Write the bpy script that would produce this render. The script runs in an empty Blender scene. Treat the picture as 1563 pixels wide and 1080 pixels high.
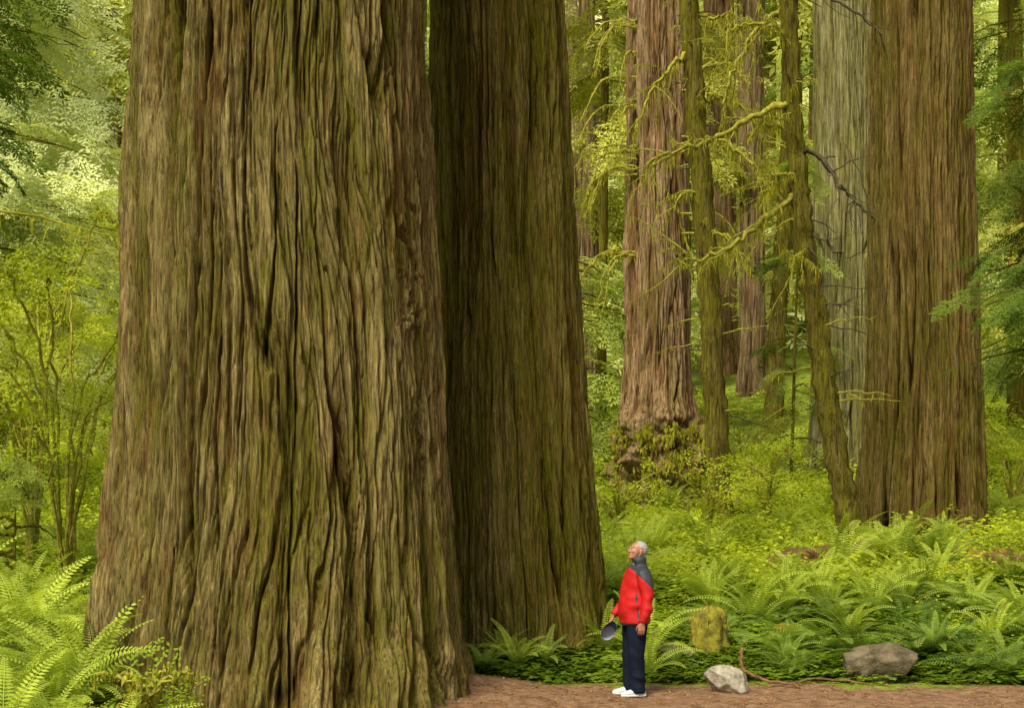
import bpy, math, random
import numpy as np
from mathutils import Vector, Matrix
random.seed(4); rng=np.random.default_rng(4)
S=bpy.context.scene
S.view_settings.view_transform='Standard'; S.view_settings.look='None'; S.view_settings.exposure=0

# ------------------------------------------------------------------ noise
_perm=rng.permutation(256); _g=rng.normal(size=(256,3)); _g/=np.linalg.norm(_g,axis=1)[:,None]
def perlin(x,y,z,seed=0):
    x=np.asarray(x,float)+seed*13.37; y=np.asarray(y,float)+seed*7.11; z=np.asarray(z,float)+seed*3.73
    x,y,z=np.broadcast_arrays(x,y,z)
    ix=np.floor(x).astype(int); iy=np.floor(y).astype(int); iz=np.floor(z).astype(int)
    fx=x-ix; fy=y-iy; fz=z-iz
    u=fx*fx*fx*(fx*(fx*6-15)+10); v=fy*fy*fy*(fy*(fy*6-15)+10); w=fz*fz*fz*(fz*(fz*6-15)+10)
    def gr(a,b,c):
        h=_perm[(_perm[(_perm[(ix+a)&255]+iy+b)&255]+iz+c)&255]; g=_g[h]
        return g[...,0]*(fx-a)+g[...,1]*(fy-b)+g[...,2]*(fz-c)
    def L(p,q,t): return p+(q-p)*t
    return L(L(L(gr(0,0,0),gr(1,0,0),u),L(gr(0,1,0),gr(1,1,0),u),v),
             L(L(gr(0,0,1),gr(1,0,1),u),L(gr(0,1,1),gr(1,1,1),u),v),w)*1.5

# ------------------------------------------------------------------ ground height
HY=[-80,-10,20.2,22,26,34,40,50,60,80,120,180,260,400]
HZ=[0,0,0,0.2,0.5,1.0,1.35,2.2,3.6,7.0,17,42,72,110]
def hgt(x,y):
    x=np.asarray(x,float); y=np.asarray(y,float)
    z=np.interp(y,HY,HZ)
    far=np.clip((y-19.5)/10,0,1)
    z=z+perlin(x*.35,y*.35,0,3)*.16*far+perlin(x*.05,y*.05,0,5)*np.clip((y-40)/40,0,1)*5
    z=z+.22*np.exp(-(((x+2.55)/2.4)**2+((y-18.9)/2.2)**2)**1.5)
    z=z+.10*np.exp(-(((x+.75)/.7)**2+((y-19.3)/.6)**2))
    z=z+perlin(x*1.3,y*1.3,0,8)*.03+perlin(x*4,y*4,0,9)*.012
    left=np.clip((-x-4.2)/2,0,1)*np.clip((y-14)/4,0,1)
    return z+left*.15

# ------------------------------------------------------------------ materials
def newmat(name):
    m=bpy.data.materials.new(name); m.use_nodes=True; nt=m.node_tree; nt.nodes.clear()
    return m,nt,nt.nodes,nt.links
def ramp(N,stops):
    r=N.new('ShaderNodeValToRGB'); e=r.color_ramp.elements
    while len(e)<len(stops): e.new(.5)
    for i,(p,c) in enumerate(stops):
        e[i].position=p; e[i].color=(*c,1)
    return r
def mapping(N,L,scale,coord='Object'):
    t=N.new('ShaderNodeTexCoord'); m=N.new('ShaderNodeMapping'); m.inputs['Scale'].default_value=scale
    L.new(t.outputs[coord],m.inputs['Vector']); return m
def noise(N,L,vec,sc,det=5,rough=.6):
    n=N.new('ShaderNodeTexNoise'); n.inputs['Scale'].default_value=sc; n.inputs['Detail'].default_value=det
    n.inputs['Roughness'].default_value=rough; L.new(vec,n.inputs['Vector']); return n
def mixc(N,L,f,a,b,mode='MIX'):
    m=N.new('ShaderNodeMix'); m.data_type='RGBA'; m.blend_type=mode
    for s,v in ((m.inputs[0],f),(m.inputs[6],a),(m.inputs[7],b)):
        if hasattr(v,'is_output') or isinstance(v,bpy.types.NodeSocket): L.new(v,s)
        elif isinstance(v,(int,float)): s.default_value=v
        else: s.default_value=(*v,1)
    return m.outputs[2]
def bark_mat(name,deep,mid,top,moss,moss_amt,red=(.16,.06,.025),bump=1.0,fs=1.0):
    m,nt,N,L=newmat(name)
    at=N.new('ShaderNodeAttribute'); at.attribute_name='ht'
    r=ramp(N,[(.12,deep),(.38,tuple(.65*a+.35*b for a,b in zip(deep,mid))),(.58,mid),(.95,top)])
    L.new(at.outputs['Fac'],r.inputs[0])
    mf=mapping(N,L,(1,1,.05)); f1=noise(N,L,mf.outputs[0],46*fs,7,.78)
    fr=ramp(N,[(.36,(.24,.22,.20)),(.47,(.82,.80,.77)),(.58,(1.22,1.20,1.15)),(.72,(1.9,1.85,1.72))]); L.new(f1.outputs['Fac'],fr.inputs[0])
    c=mixc(N,L,1.0,r.outputs[0],fr.outputs[0],'MULTIPLY')
    n5=noise(N,L,mapping(N,L,(1,1,.10)).outputs[0],20*fs,6,.78); r5=ramp(N,[(.38,(.42,.38,.33)),(.5,(1,1,1)),(.68,(1.25,1.22,1.15))]); L.new(n5.outputs['Fac'],r5.inputs[0])
    c=mixc(N,L,1.0,c,r5.outputs[0],'MULTIPLY')
    mr=mapping(N,L,(1,1,.2)); n2=noise(N,L,mr.outputs[0],2.6,6,.8)
    rr=ramp(N,[(.50,(0,0,0)),(.62,(1,1,1))]); L.new(n2.outputs['Fac'],rr.inputs[0])
    mul=N.new('ShaderNodeMath'); mul.operation='MULTIPLY'; L.new(rr.outputs[0],mul.inputs[0]); mul.inputs[1].default_value=.5
    redc=mixc(N,L,1.0,red,fr.outputs[0],'MULTIPLY')
    hr2=ramp(N,[(.2,(.25,.2,.18)),(.6,(1,1,1))]); L.new(at.outputs['Fac'],hr2.inputs[0])
    redc=mixc(N,L,1.0,redc,hr2.outputs[0],'MULTIPLY')
    c=mixc(N,L,mul.outputs[0],c,redc)
    mm=mapping(N,L,(1,1,.25)); n3=noise(N,L,mm.outputs[0],1.6,7,.8)
    r3=ramp(N,[(.56-.22*moss_amt,(0,0,0)),(.68-.18*moss_amt,(1,1,1))]); L.new(n3.outputs['Fac'],r3.inputs[0])
    r4=ramp(N,[(.42,(.10,.10,.10)),(.54,(1,1,1))]); L.new(n5.outputs['Fac'],r4.inputs[0])
    mu=N.new('ShaderNodeMath'); mu.operation='MULTIPLY'; L.new(r3.outputs[0],mu.inputs[0]); L.new(r4.outputs[0],mu.inputs[1])
    mu2=N.new('ShaderNodeMath'); mu2.operation='MULTIPLY'; L.new(mu.outputs[0],mu2.inputs[0]); 
    hr=ramp(N,[(.2,(0.08,)*3),(.55,(.85,)*3)]); L.new(at.outputs['Fac'],hr.inputs[0]); L.new(hr.outputs[0],mu2.inputs[1])
    mossc=mixc(N,L,1.0,moss,fr.outputs[0],'MULTIPLY')
    c=mixc(N,L,mu2.outputs[0],c,mossc)
    b=N.new('ShaderNodeBsdfDiffuse'); b.inputs['Roughness'].default_value=.6
    L.new(c,b.inputs['Color'])
    ad=N.new('ShaderNodeMath'); ad.operation='ADD'; L.new(f1.outputs['Fac'],ad.inputs[0]); L.new(n5.outputs['Fac'],ad.inputs[1])
    bp=N.new('ShaderNodeBump'); bp.inputs['Strength'].default_value=bump; bp.inputs['Distance'].default_value=.055
    L.new(ad.outputs[0],bp.inputs['Height']); L.new(bp.outputs[0],b.inputs['Normal'])
    o=N.new('ShaderNodeOutputMaterial'); L.new(b.outputs[0],o.inputs[0]); return m
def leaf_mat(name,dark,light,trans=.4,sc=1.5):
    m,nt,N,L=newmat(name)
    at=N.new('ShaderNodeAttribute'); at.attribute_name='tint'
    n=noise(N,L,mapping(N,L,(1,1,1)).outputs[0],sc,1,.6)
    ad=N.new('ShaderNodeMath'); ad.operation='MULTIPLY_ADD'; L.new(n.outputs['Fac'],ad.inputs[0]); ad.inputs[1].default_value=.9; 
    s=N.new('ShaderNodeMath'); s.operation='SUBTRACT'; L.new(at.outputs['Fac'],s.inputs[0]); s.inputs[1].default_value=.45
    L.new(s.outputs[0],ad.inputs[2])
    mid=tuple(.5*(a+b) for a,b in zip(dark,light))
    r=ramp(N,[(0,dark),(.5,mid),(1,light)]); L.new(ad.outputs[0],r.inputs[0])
    d=N.new('ShaderNodeBsdfDiffuse')
    t=N.new('ShaderNodeBsdfTranslucent'); L.new(r.outputs[0],d.inputs['Color'])
    tc=mixc(N,L,1.0,r.outputs[0],(1.15,1.2,.6),'MULTIPLY'); L.new(tc,t.inputs['Color'])
    mx=N.new('ShaderNodeMixShader'); mx.inputs[0].default_value=trans
    L.new(d.outputs[0],mx.inputs[1]); L.new(t.outputs[0],mx.inputs[2])
    o=N.new('ShaderNodeOutputMaterial'); L.new(mx.outputs[0],o.inputs[0]); return m
def simple(name,col,rough=.7,var=.25,sc=20,bump=.2,spec=.3,col2=None,dist=.01):
    m,nt,N,L=newmat(name)
    n=noise(N,L,mapping(N,L,(1,1,1)).outputs[0],sc,6,.65)
    c2=col2 or tuple(min(1,c*(1+var)) for c in col); c1=col if col2 else tuple(c*(1-var) for c in col)
    r=ramp(N,[(.35,c1),(.65,c2)]); L.new(n.outputs['Fac'],r.inputs[0])
    b=N.new('ShaderNodeBsdfPrincipled'); b.inputs['Roughness'].default_value=rough; b.inputs['Specular IOR Level'].default_value=spec
    L.new(r.outputs[0],b.inputs['Base Color'])
    bp=N.new('ShaderNodeBump'); bp.inputs['Strength'].default_value=bump; bp.inputs['Distance'].default_value=dist
    L.new(n.outputs['Fac'],bp.inputs['Height']); L.new(bp.outputs[0],b.inputs['Normal'])
    o=N.new('ShaderNodeOutputMaterial'); L.new(b.outputs[0],o.inputs[0]); return m

M_big=bark_mat('redwood_bark_mossy',(.011,.006,.0015),(.158,.112,.034),(.33,.26,.10),(.135,.135,.010),.6,red=(.215,.095,.032))
M_sec=bark_mat('redwood_bark_green',(.011,.007,.0015),(.145,.108,.024),(.27,.215,.062),(.125,.122,.008),.78,red=(.20,.10,.024))
M_right=bark_mat('redwood_bark_brown',(.013,.007,.0025),(.14,.094,.028),(.26,.185,.064),(.115,.108,.010),.6,red=(.20,.10,.03),fs=.7)
M_mid=bark_mat('redwood_bark_red',(.022,.010,.004),(.24,.145,.064),(.43,.30,.16),(.20,.17,.03),.3,red=(.31,.13,.055),fs=.7)
M_grey=bark_mat('redwood_bark_grey',(.06,.05,.016),(.23,.207,.085),(.36,.335,.16),(.24,.23,.055),.6,red=(.23,.17,.065),fs=.5)
M_dark_haze=bark_mat('redwood_bark_far_haze',(.035,.021,.012),(.15,.098,.048),(.26,.185,.10),(.18,.16,.045),.4,red=(.19,.09,.04),fs=.4)  # far trunks' bark lightened, distance haze put into the colour
M_thin=bark_mat('hemlock_bark_mossy',(.035,.028,.006),(.12,.093,.022),(.20,.158,.048),(.165,.153,.012),.8,red=(.13,.085,.024),bump=.8,fs=.8)
M_moss=leaf_mat('moss_hanging',(.16,.15,.011),(.52,.48,.05),.4,3)
M_mossb=simple('moss_branch',(.14,.125,.013),.95,sc=14,bump=.9,col2=(.42,.38,.042),dist=.03)
M_twig=simple('dead_branch',(.04,.03,.015),.9,sc=12,bump=.5,col2=(.10,.08,.03))
M_conY=leaf_mat('conifer_leaf_yellow',(.12,.135,.016),(.66,.64,.13),.45,.5)
M_conG=leaf_mat('conifer_leaf_green',(.06,.09,.014),(.43,.49,.09),.45,.6)
M_conB=leaf_mat('conifer_leaf_pale',(.20,.25,.085),(.84,.86,.43),.45,.6)
M_conD=leaf_mat('conifer_leaf_dark',(.02,.04,.006),(.15,.22,.03),.35,1.2)
M_far_haze=leaf_mat('conifer_leaf_distant_haze',(.33,.37,.10),(.95,.93,.46),.45,.4)  # pale leaf colours: aerial haze painted into distant foliage, no volume
M_shr=leaf_mat('shrub_leaf_bright',(.11,.165,.008),(.70,.75,.06),.5,.9)
M_cov=leaf_mat('groundcover_leaf',(.04,.08,.005),(.30,.41,.028),.4,1.6)
M_fern=leaf_mat('fern_leaf',(.085,.13,.011),(.50,.58,.075),.4,1.5)
M_fernd=leaf_mat('fern_leaf_deep',(.05,.095,.014),(.32,.42,.07),.4,1.5)
M_deadf=leaf_mat('fern_leaf_dead',(.16,.08,.02),(.46,.26,.09),.3,2)

# ------------------------------------------------------------------ geometry accumulators
class Geo:
    def __init__(s): s.v=[];s.f=[];s.m=[];s.t=[];s.n=0
    def add(s,v,f,mi=0,tint=.5):
        v=np.asarray(v,float).reshape(-1,3); f=np.asarray(f,int).reshape(-1,4)
        s.v.append(v); s.f.append(f+s.n); s.m.append(np.full(len(f),mi,int))
        s.t.append(np.broadcast_to(np.asarray(tint,float),(len(v),)).copy()); s.n+=len(v)
    def build(s,name,mats,origin=(0,0,0),smooth=False,attr='tint'):
        v=np.concatenate(s.v)-np.array(origin); f=np.concatenate(s.f); mi=np.concatenate(s.m); t=np.concatenate(s.t)
        me=bpy.data.meshes.new(name); me.vertices.add(len(v)); me.vertices.foreach_set('co',v.astype(np.float32).ravel())
        me.loops.add(f.size); me.loops.foreach_set('vertex_index',f.astype(np.int32).ravel())
        me.polygons.add(len(f)); me.polygons.foreach_set('loop_start',np.arange(0,f.size,4,dtype=np.int32))
        me.polygons.foreach_set('material_index',mi.astype(np.int32))
        me.polygons.foreach_set('use_smooth',np.full(len(f),smooth))
        for m in mats: me.materials.append(m)
        for an in ('tint','ht'):
            a=me.attributes.new(an,'FLOAT','POINT'); a.data.foreach_set('value',t.astype(np.float32))
        me.update(); me.validate()
        o=bpy.data.objects.new(name,me); S.collection.objects.link(o); o.location=origin; return o
def rotm(yaw,pitch,roll):
    yaw,pitch,roll=map(np.asarray,(yaw,pitch,roll)); n=len(yaw)
    cy,sy=np.cos(yaw),np.sin(yaw); cp,sp=np.cos(pitch),np.sin(pitch); cr,sr=np.cos(roll),np.sin(roll)
    Z=np.zeros((n,3,3)); Z[:,0,0]=cy;Z[:,0,1]=-sy;Z[:,1,0]=sy;Z[:,1,1]=cy;Z[:,2,2]=1
    Y=np.zeros((n,3,3)); Y[:,0,0]=cp;Y[:,0,2]=-sp;Y[:,1,1]=1;Y[:,2,0]=sp;Y[:,2,2]=cp
    X=np.zeros((n,3,3)); X[:,0,0]=1;X[:,1,1]=cr;X[:,1,2]=-sr;X[:,2,1]=sr;X[:,2,2]=cr
    return Z@Y@X
def scatter(g,temps,pos,R,sc,tint,mi=0):
    k=rng.integers(0,len(temps),len(pos)); sc=np.asarray(sc)
    if sc.ndim==1: sc=np.repeat(sc[:,None],3,1)
    for i,(tv,tf) in enumerate(temps):
        s=np.where(k==i)[0]
        if not len(s): continue
        v=np.einsum('nij,nmj->nmi',R[s],tv[None]*sc[s][:,None,:])+pos[s][:,None,:]
        f=tf[None]+(np.arange(len(s))*len(tv))[:,None,None]
        g.add(v.reshape(-1,3),f.reshape(-1,4),mi,np.repeat(tint[s],len(tv))+np.tile(rng.uniform(-.08,.08,len(tv)//4).repeat(4) if len(tv)%4==0 else np.zeros(len(tv)),len(s)))
def quad_leaf(p,d,side,l,w,out):
    p=np.array(p,float); d=np.array(d,float); d/=np.linalg.norm(d)+1e-9; side=np.array(side,float); side/=np.linalg.norm(side)+1e-9
    out.extend([p,p+d*l*.45+side*w*.5,p+d*l,p+d*l*.45-side*w*.5])
def fin(out):
    v=np.array(out); return v,np.arange(len(v)).reshape(-1,4)
def spray(ntw,nl,lw,seed,ll=.085):
    r=random.Random(seed); out=[]
    for i in range(ntw):
        t=(i+.6)/ntw; p=np.array([t,r.uniform(-.02,.02),-.30*t*t])
        for sg in (-1,1):
            a=math.radians(r.uniform(38,62)); Lt=(.42*(1-t)**.8+.10)*r.uniform(.6,1.15)
            d=np.array([math.cos(a),sg*math.sin(a),r.uniform(-.45,-.05)])
            for j in range(nl):
                q=p+d*Lt*(j+.3)/nl+np.array([0,0,-.18*((j)/nl)**2*Lt])
                for s2 in (-1,1):
                    b=a*sg+s2*math.radians(r.uniform(30,60))
                    dd=np.array([math.cos(b),math.sin(b),r.uniform(-.5,.1)])
                    sd=np.cross(dd,[r.uniform(-.5,.5),r.uniform(-.5,.5),1])
                    quad_leaf(q,dd,sd,ll*r.uniform(.7,1.3),lw*r.uniform(.7,1.2),out)
        if i%2==0:
            quad_leaf(p,(1,0,-.4),(0,1,0),.12,.015,out)
    return fin(out)
SP_HI=[spray(16,8,.022,i,.055) for i in range(3)]
SP_MD=[spray(11,5,.032,10+i,.085) for i in range(3)]
SP_LO=[spray(8,3,.042,20+i,.12) for i in range(4)]
SP_XL=[spray(6,2,.055,30+i,.17) for i in range(4)]
def clump(n,ls,seed,flat=.6):
    r=random.Random(seed); out=[]
    for i in range(n):
        a=r.uniform(0,6.28); rr=r.random()**.5; h=r.random()**.7
        p=np.array([math.cos(a)*rr*.5,math.sin(a)*rr*.5,h*flat*(1.1-rr)+.05])
        b=r.uniform(0,6.28); d=np.array([math.cos(b),math.sin(b),r.uniform(-.5,.3)]); sd=np.cross(d,[r.uniform(-.5,.5),r.uniform(-.5,.5),1])
        quad_leaf(p,d,sd,ls*r.uniform(.6,1.3),ls*.6*r.uniform(.7,1.1),out)
    return fin(out)
CL=[clump(60,.11,i) for i in range(4)]
def trefoil(n,seed):
    r=random.Random(seed); out=[]
    for i in range(n):
        p=np.array([r.uniform(-.5,.5),r.uniform(-.5,.5),r.uniform(.08,.36)]); b0=r.uniform(0,6.28); tl=[r.uniform(-.3,.3),r.uniform(-.3,.3)]
        for k in range(3):
            b=b0+k*2.094; d=np.array([math.cos(b),math.sin(b),tl[0]*math.cos(b)+tl[1]*math.sin(b)-.15]); sd=np.cross(d,[0,0,1.])
            quad_leaf(p,d,sd,.12,.12,out)
    return fin(out)
TR=[trefoil(38,i) for i in range(3)]
def fern(seed,nf=15,np_=30,wid=.15,up=(52,84),droop=92):
    r=random.Random(seed); out=[]
    for k in range(nf):
        yaw=k*2.399+r.uniform(-.3,.3); e0=math.radians(r.uniform(*up)); Lf=r.uniform(.75,1.1); dr=math.radians(droop*r.uniform(.6,1.2))
        p=np.zeros(3); c,s=math.cos(yaw),math.sin(yaw); sidev=np.array([-s,c,0]); n=np_; tw=r.uniform(-.5,.5)
        for i in range(n):
            t=i/n; e=e0-dr*t**1.4; d=np.array([c*math.cos(e),s*math.cos(e),math.sin(e)]); q=p+d*Lf/n
            out.extend([p+sidev*.004,q+sidev*.003,q-sidev*.003,p-sidev*.004])
            w=wid*(min(1,(t+.05)*5))*(1-t)**.55*Lf
            if t>.1:
                for sg in (-1,1):
                    nrm=np.cross(d,sidev); dd=sidev*sg+d*.35+nrm*(tw*sg)-np.array([0,0,.12])
                    quad_leaf(p,dd,d,w*r.uniform(.85,1.05),Lf/n*.75,out)
            p=q
    return fin(out)
FE=[fern(i) for i in range(5)]
FEL=[fern(40+i,9,24,.24,(25,60),75) for i in range(3)]

def tube(g,pts,rad,sides=6,mi=0,tint=.5,bump=0):
    pts=np.array(pts,float); n=len(pts); rad=np.interp(np.linspace(0,1,n),np.linspace(0,1,len(rad)),rad)
    tan=np.gradient(pts,axis=0); tan/=np.linalg.norm(tan,axis=1)[:,None]+1e-9
    ref=np.array([0.,0,1]) if abs(tan[:,2]).mean()<.8 else np.array([1.,0,0])
    a=np.cross(tan,ref); a/=np.linalg.norm(a,axis=1)[:,None]+1e-9; b=np.cross(tan,a)
    th=np.arange(sides)*2*math.pi/sides
    rr=rad[:,None]*(1+bump*rng.uniform(-1,1,(n,sides)))
    v=pts[:,None]+rr[...,None]*(np.cos(th)[None,:,None]*a[:,None]+np.sin(th)[None,:,None]*b[:,None])
    i=np.arange(n-1)[:,None]*sides; j=np.arange(sides)[None]; j2=(j+1)%sides
    f=np.stack([i+j,i+j2,i+sides+j2,i+sides+j],-1)
    g.add(v.reshape(-1,3),f.reshape(-1,4),mi,tint)
def refine(pts,k=6,jit=.02):
    pts=np.array(pts,float); n=len(pts); t=np.linspace(0,n-1,(n-1)*k+1); out=[]
    for x in t:
        i=min(int(x),n-2); u=x-i; p0=pts[max(i-1,0)];p1=pts[i];p2=pts[i+1];p3=pts[min(i+2,n-1)]
        out.append(.5*((2*p1)+(-p0+p2)*u+(2*p0-5*p1+4*p2-p3)*u*u+(-p0+3*p1-3*p2+p3)*u**3))
    out=np.array(out); out[1:-1]+=rng.normal(size=(len(out)-2,3))*jit; return out
def moss_on(g,pts,mi,per=5,l=(.04,.25),w=.03):
    pts=np.asarray(pts); n=len(pts)*per; k=rng.uniform(0,len(pts)-1.001,n); i=k.astype(int); u=(k-i)[:,None]
    p=pts[i]*(1-u)+pts[i+1]*u+rng.normal(size=(n,3))*.02; L_=rng.uniform(*l,n)*rng.uniform(.2,1,n)**1.5
    a=rng.uniform(0,3.14,n); sd=np.stack([np.cos(a),np.sin(a),np.zeros(n)],1)*w*rng.uniform(.3,1.0,n)[:,None]
    dn=np.stack([rng.normal(size=n)*.2,rng.normal(size=n)*.2,-np.ones(n)],1)*L_[:,None]
    v=np.stack([p-sd*.6+[0,0,.02],p+dn*.4-sd,p+dn,p+dn*.4+sd],1)
    g.add(v.reshape(-1,3),np.arange(4*n).reshape(-1,4),mi,np.repeat(rng.uniform(.2,.9,n),4))

# ------------------------------------------------------------------ ground
ys=np.concatenate([np.linspace(-80,10,16),np.arange(10.5,17,.25),np.arange(17,24,.05),np.arange(24,42,.2),np.arange(42,100,1.),np.linspace(101,400,90)])
xs=np.concatenate([np.linspace(-220,-20,40),np.arange(-19,-7,.5),np.arange(-7,9,.06),np.arange(9,20,.5),np.linspace(21,220,40)])
X,Y=np.meshgrid(xs,ys); Z=hgt(X,Y)
pathm=(Y<19.75+.25*perlin(X*.8,Y*.8,0,31)+.12*perlin(X*3,Y*3,0,32))&(X>-1.3)
Z=Z+np.where(pathm,perlin(X*7,Y*7,0,33)*.012,0)
dirt=np.clip((19.75+.35*perlin(X*.8,Y*.8,0,31)+.25*perlin(X*3,Y*3,0,32)-Y)/.15,0,1)*np.clip((X+3.6)/.5,0,1)
g=Geo(); nx=len(xs); ii=np.arange(len(ys)-1)[:,None]*nx; jj=np.arange(nx-1)[None]
g.add(np.stack([X,Y,Z],-1).reshape(-1,3),np.stack([ii+jj,ii+jj+1,ii+nx+jj+1,ii+nx+jj],-1).reshape(-1,4),0,dirt.ravel())
m,nt,N,L=newmat('forest_floor')
at=N.new('ShaderNodeAttribute'); at.attribute_name='tint'
mp=mapping(N,L,(1,1,1)); n1=noise(N,L,mp.outputs[0],6,6,.7); n2=noise(N,L,mp.outputs[0],70,4,.7); n3=noise(N,L,mp.outputs[0],.6,5,.6)
dr=ramp(N,[(.3,(.10,.052,.024)),(.5,(.23,.13,.068)),(.7,(.33,.21,.12))]); L.new(n1.outputs['Fac'],dr.inputs[0])
sp=ramp(N,[(.3,(.45,.4,.35)),(.55,(1,1,1)),(.75,(1.3,1.25,1.2))]); L.new(n2.outputs['Fac'],sp.inputs[0])
dc=mixc(N,L,1.0,dr.outputs[0],sp.outputs[0],'MULTIPLY')
gr=ramp(N,[(.35,(.05,.06,.010)),(.55,(.13,.16,.015)),(.7,(.14,.11,.03))]); L.new(n1.outputs['Fac'],gr.inputs[0])
gf=ramp(N,[(.4,(.6,.6,.6)),(.6,(1.8,1.9,1.5))]); L.new(n3.outputs['Fac'],gf.inputs[0])
gc=mixc(N,L,1.0,gr.outputs[0],gf.outputs[0],'MULTIPLY')
c=mixc(N,L,at.outputs['Fac'],gc,dc)
b=N.new('ShaderNodeBsdfPrincipled'); b.inputs['Roughness'].default_value=.95; b.inputs['Specular IOR Level'].default_value=.1; L.new(c,b.inputs['Base Color'])
bp=N.new('ShaderNodeBump'); bp.inputs['Strength'].default_value=.6; bp.inputs['Distance'].default_value=.02; L.new(n2.outputs['Fac'],bp.inputs['Height']); L.new(bp.outputs[0],b.inputs['Normal'])
o=N.new('ShaderNodeOutputMaterial'); L.new(b.outputs[0],o.inputs[0])
g.build('ground',[m],smooth=True)

# ------------------------------------------------------------------ redwoods
def redwood(name,bx,by,prof,nseg,dz,zfine,ztop,mat,f=4.5,amp=.07,flute=.035,seed=1,weave=.15,root=.12,burl=None,zs=.05,slant=.16):
    gz=float(hgt(bx,by)); z0=gz-.5
    zs_=np.concatenate([np.arange(z0,zfine,dz),np.linspace(zfine,ztop,60)]); th=np.arange(nseg)*2*math.pi/nseg
    T,Zz=np.meshgrid(th,zs_); pz=[p[0] for p in prof]
    cx=np.interp(Zz,pz,[p[1] for p in prof]); r=np.interp(Zz,pz,[p[2] for p in prof]); R0=float(np.mean([p[2] for p in prof]))
    if ztop>pz[-1]: r=r*np.clip(1-(Zz-pz[-1])*.015,.3,1)
    ct,st=np.cos(T),np.sin(T)
    low=np.exp(-np.clip(Zz-gz,0,99)/1.1)
    fl=perlin(ct*1.6,st*1.6,Zz*.07,seed)*flute*2+perlin(ct*3.6,st*3.6,Zz*.12,seed+1)*flute
    fl=fl+low*(perlin(ct*3,st*3,Zz*.3,seed+2)*root+np.maximum(0,perlin(ct*6,st*6,Zz*.5,seed+3))*root*.7)
    wl=perlin(ct*R0*.7,st*R0*.7,Zz*.18,seed+4)*weave
    jit=perlin(ct*R0*12,st*R0*12,Zz*1.5,seed+5)*.022+perlin(ct*R0*4,st*R0*4,Zz*.65,seed+15)*.05+perlin(ct*R0*22,st*R0*22,Zz*5,seed+25)*.010
    def layer(sl,off,ff,zz,sd):
        lean=sl*perlin(ct*R0*.45+off,st*R0*.45,Zz*.22,sd+40)*2.4
        T2=T+(wl+jit+lean)/R0; a,b=np.cos(T2)*R0,np.sin(T2)*R0
        n=np.abs(perlin(a*ff,b*ff,Zz*zz+off,sd)); n2=np.abs(perlin(a*ff*2.1,b*ff*2.1,Zz*zz*1.8+off,sd+1)); n3=np.abs(perlin(a*ff*4.6,b*ff*4.6,Zz*zz*4,sd+2))
        s1=np.clip(n/.13,0,1)**.6; s2=np.clip(n2/.15,0,1)**.6; s3=np.clip(n3/.22,0,1)
        base=perlin(a*ff*.6,b*ff*.6,Zz*zz*1.1+off,sd+3)
        return .42*s1+.34*s2*(.4+.6*s1)+.11*s3+.42*base
    hA=layer(slant*.5,0.,f,f*zs,seed+6)
    hB=layer(slant*1.8,5.3,f*1.1,f*zs*.9,seed+10)-.19
    hC=layer(-slant*1.6,9.1,f*1.25,f*zs*1.2,seed+50)-.28
    h=np.maximum(np.maximum(hA,hB),hC)
    T3=T+(wl+jit)/R0; a,b=np.cos(T3)*R0,np.sin(T3)*R0
    q=perlin(a*f*1.6,b*f*1.6,Zz*f*.11,seed+14)*3.0; st_=np.floor(q)+np.clip((q-np.floor(q))*6,0,1); h=h+.085*st_
    h=h+.08*perlin(a*f*6,b*f*6,Zz*f*.8,seed+16)
    fu=np.clip(1-np.abs(perlin(a*f*.8,b*f*.8,Zz*f*.034,seed+17))/.07,0,1)*np.clip(perlin(ct*2.5,st*2.5,Zz*.5,seed+19)*2.5+.75,.2,1); h=h-fu*.55
    h=h+low*.30*perlin(a*5,b*5,Zz*2,seed+18)
    r=r*(1+fl)+(h-.62)*amp*(1+.4*low)
    if burl is not None:
        zb,hb,ab=burl; w=np.exp(-((Zz-zb)/hb)**2); nb=np.maximum(-.15,perlin(ct*2.4,st*2.4,Zz*1.5,seed+12))*1.8+.8*np.abs(perlin(ct*5,st*5,Zz*4,seed+13))+.3*np.abs(perlin(ct*10,st*10,Zz*9,seed+33))
        r=r+w*ab*nb
    V=np.stack([cx+ct*r,by+st*r,Zz],-1)
    g=Geo(); n=nseg; i=np.arange(len(zs_)-1)[:,None]*n; j=np.arange(n)[None]; j2=(j+1)%n
    g.add(V.reshape(-1,3),np.stack([i+j,i+j2,i+n+j2,i+n+j],-1).reshape(-1,4),0,np.clip(h,0,1).ravel())
    return g.build(name,[mat],origin=(bx,by,gz),smooth=True,attr='ht')
redwood('redwood_tree',-2.55,18.75,[(-.5,-2.57,2.17),(.2,-2.57,2.02),(.8,-2.56,1.88),(1.9,-2.54,1.80),(4.0,-2.54,1.69),(7.7,-2.555,1.52),(12,-2.56,1.42)],1400,.02,8.3,24,M_big,f=4.4,amp=.23,flute=.03,seed=1,weave=.20,root=.12,slant=.26,zs=.05)
redwood('redwood_tree',.10,22.4,[(0,.12,1.18),(.5,.12,1.08),(1.8,.07,.99),(4.3,-.06,.91),(8.6,-.19,.80),(13,-.3,.73)],900,.026,9.2,26,M_sec,f=4.8,amp=.20,flute=.03,seed=21,weave=.10,root=.10,zs=.034,slant=.08)
redwood('redwood_tree',8.19,34,[(.5,8.19,1.42),(1.3,8.19,1.24),(2.6,8.2,1.15),(5.1,8.2,1.03),(11.7,8.16,.90),(18,8.15,.78)],560,.04,12.3,28,M_right,f=4.2,amp=.19,flute=.04,seed=41,weave=.08,root=.14,zs=.034,slant=.06)
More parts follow.
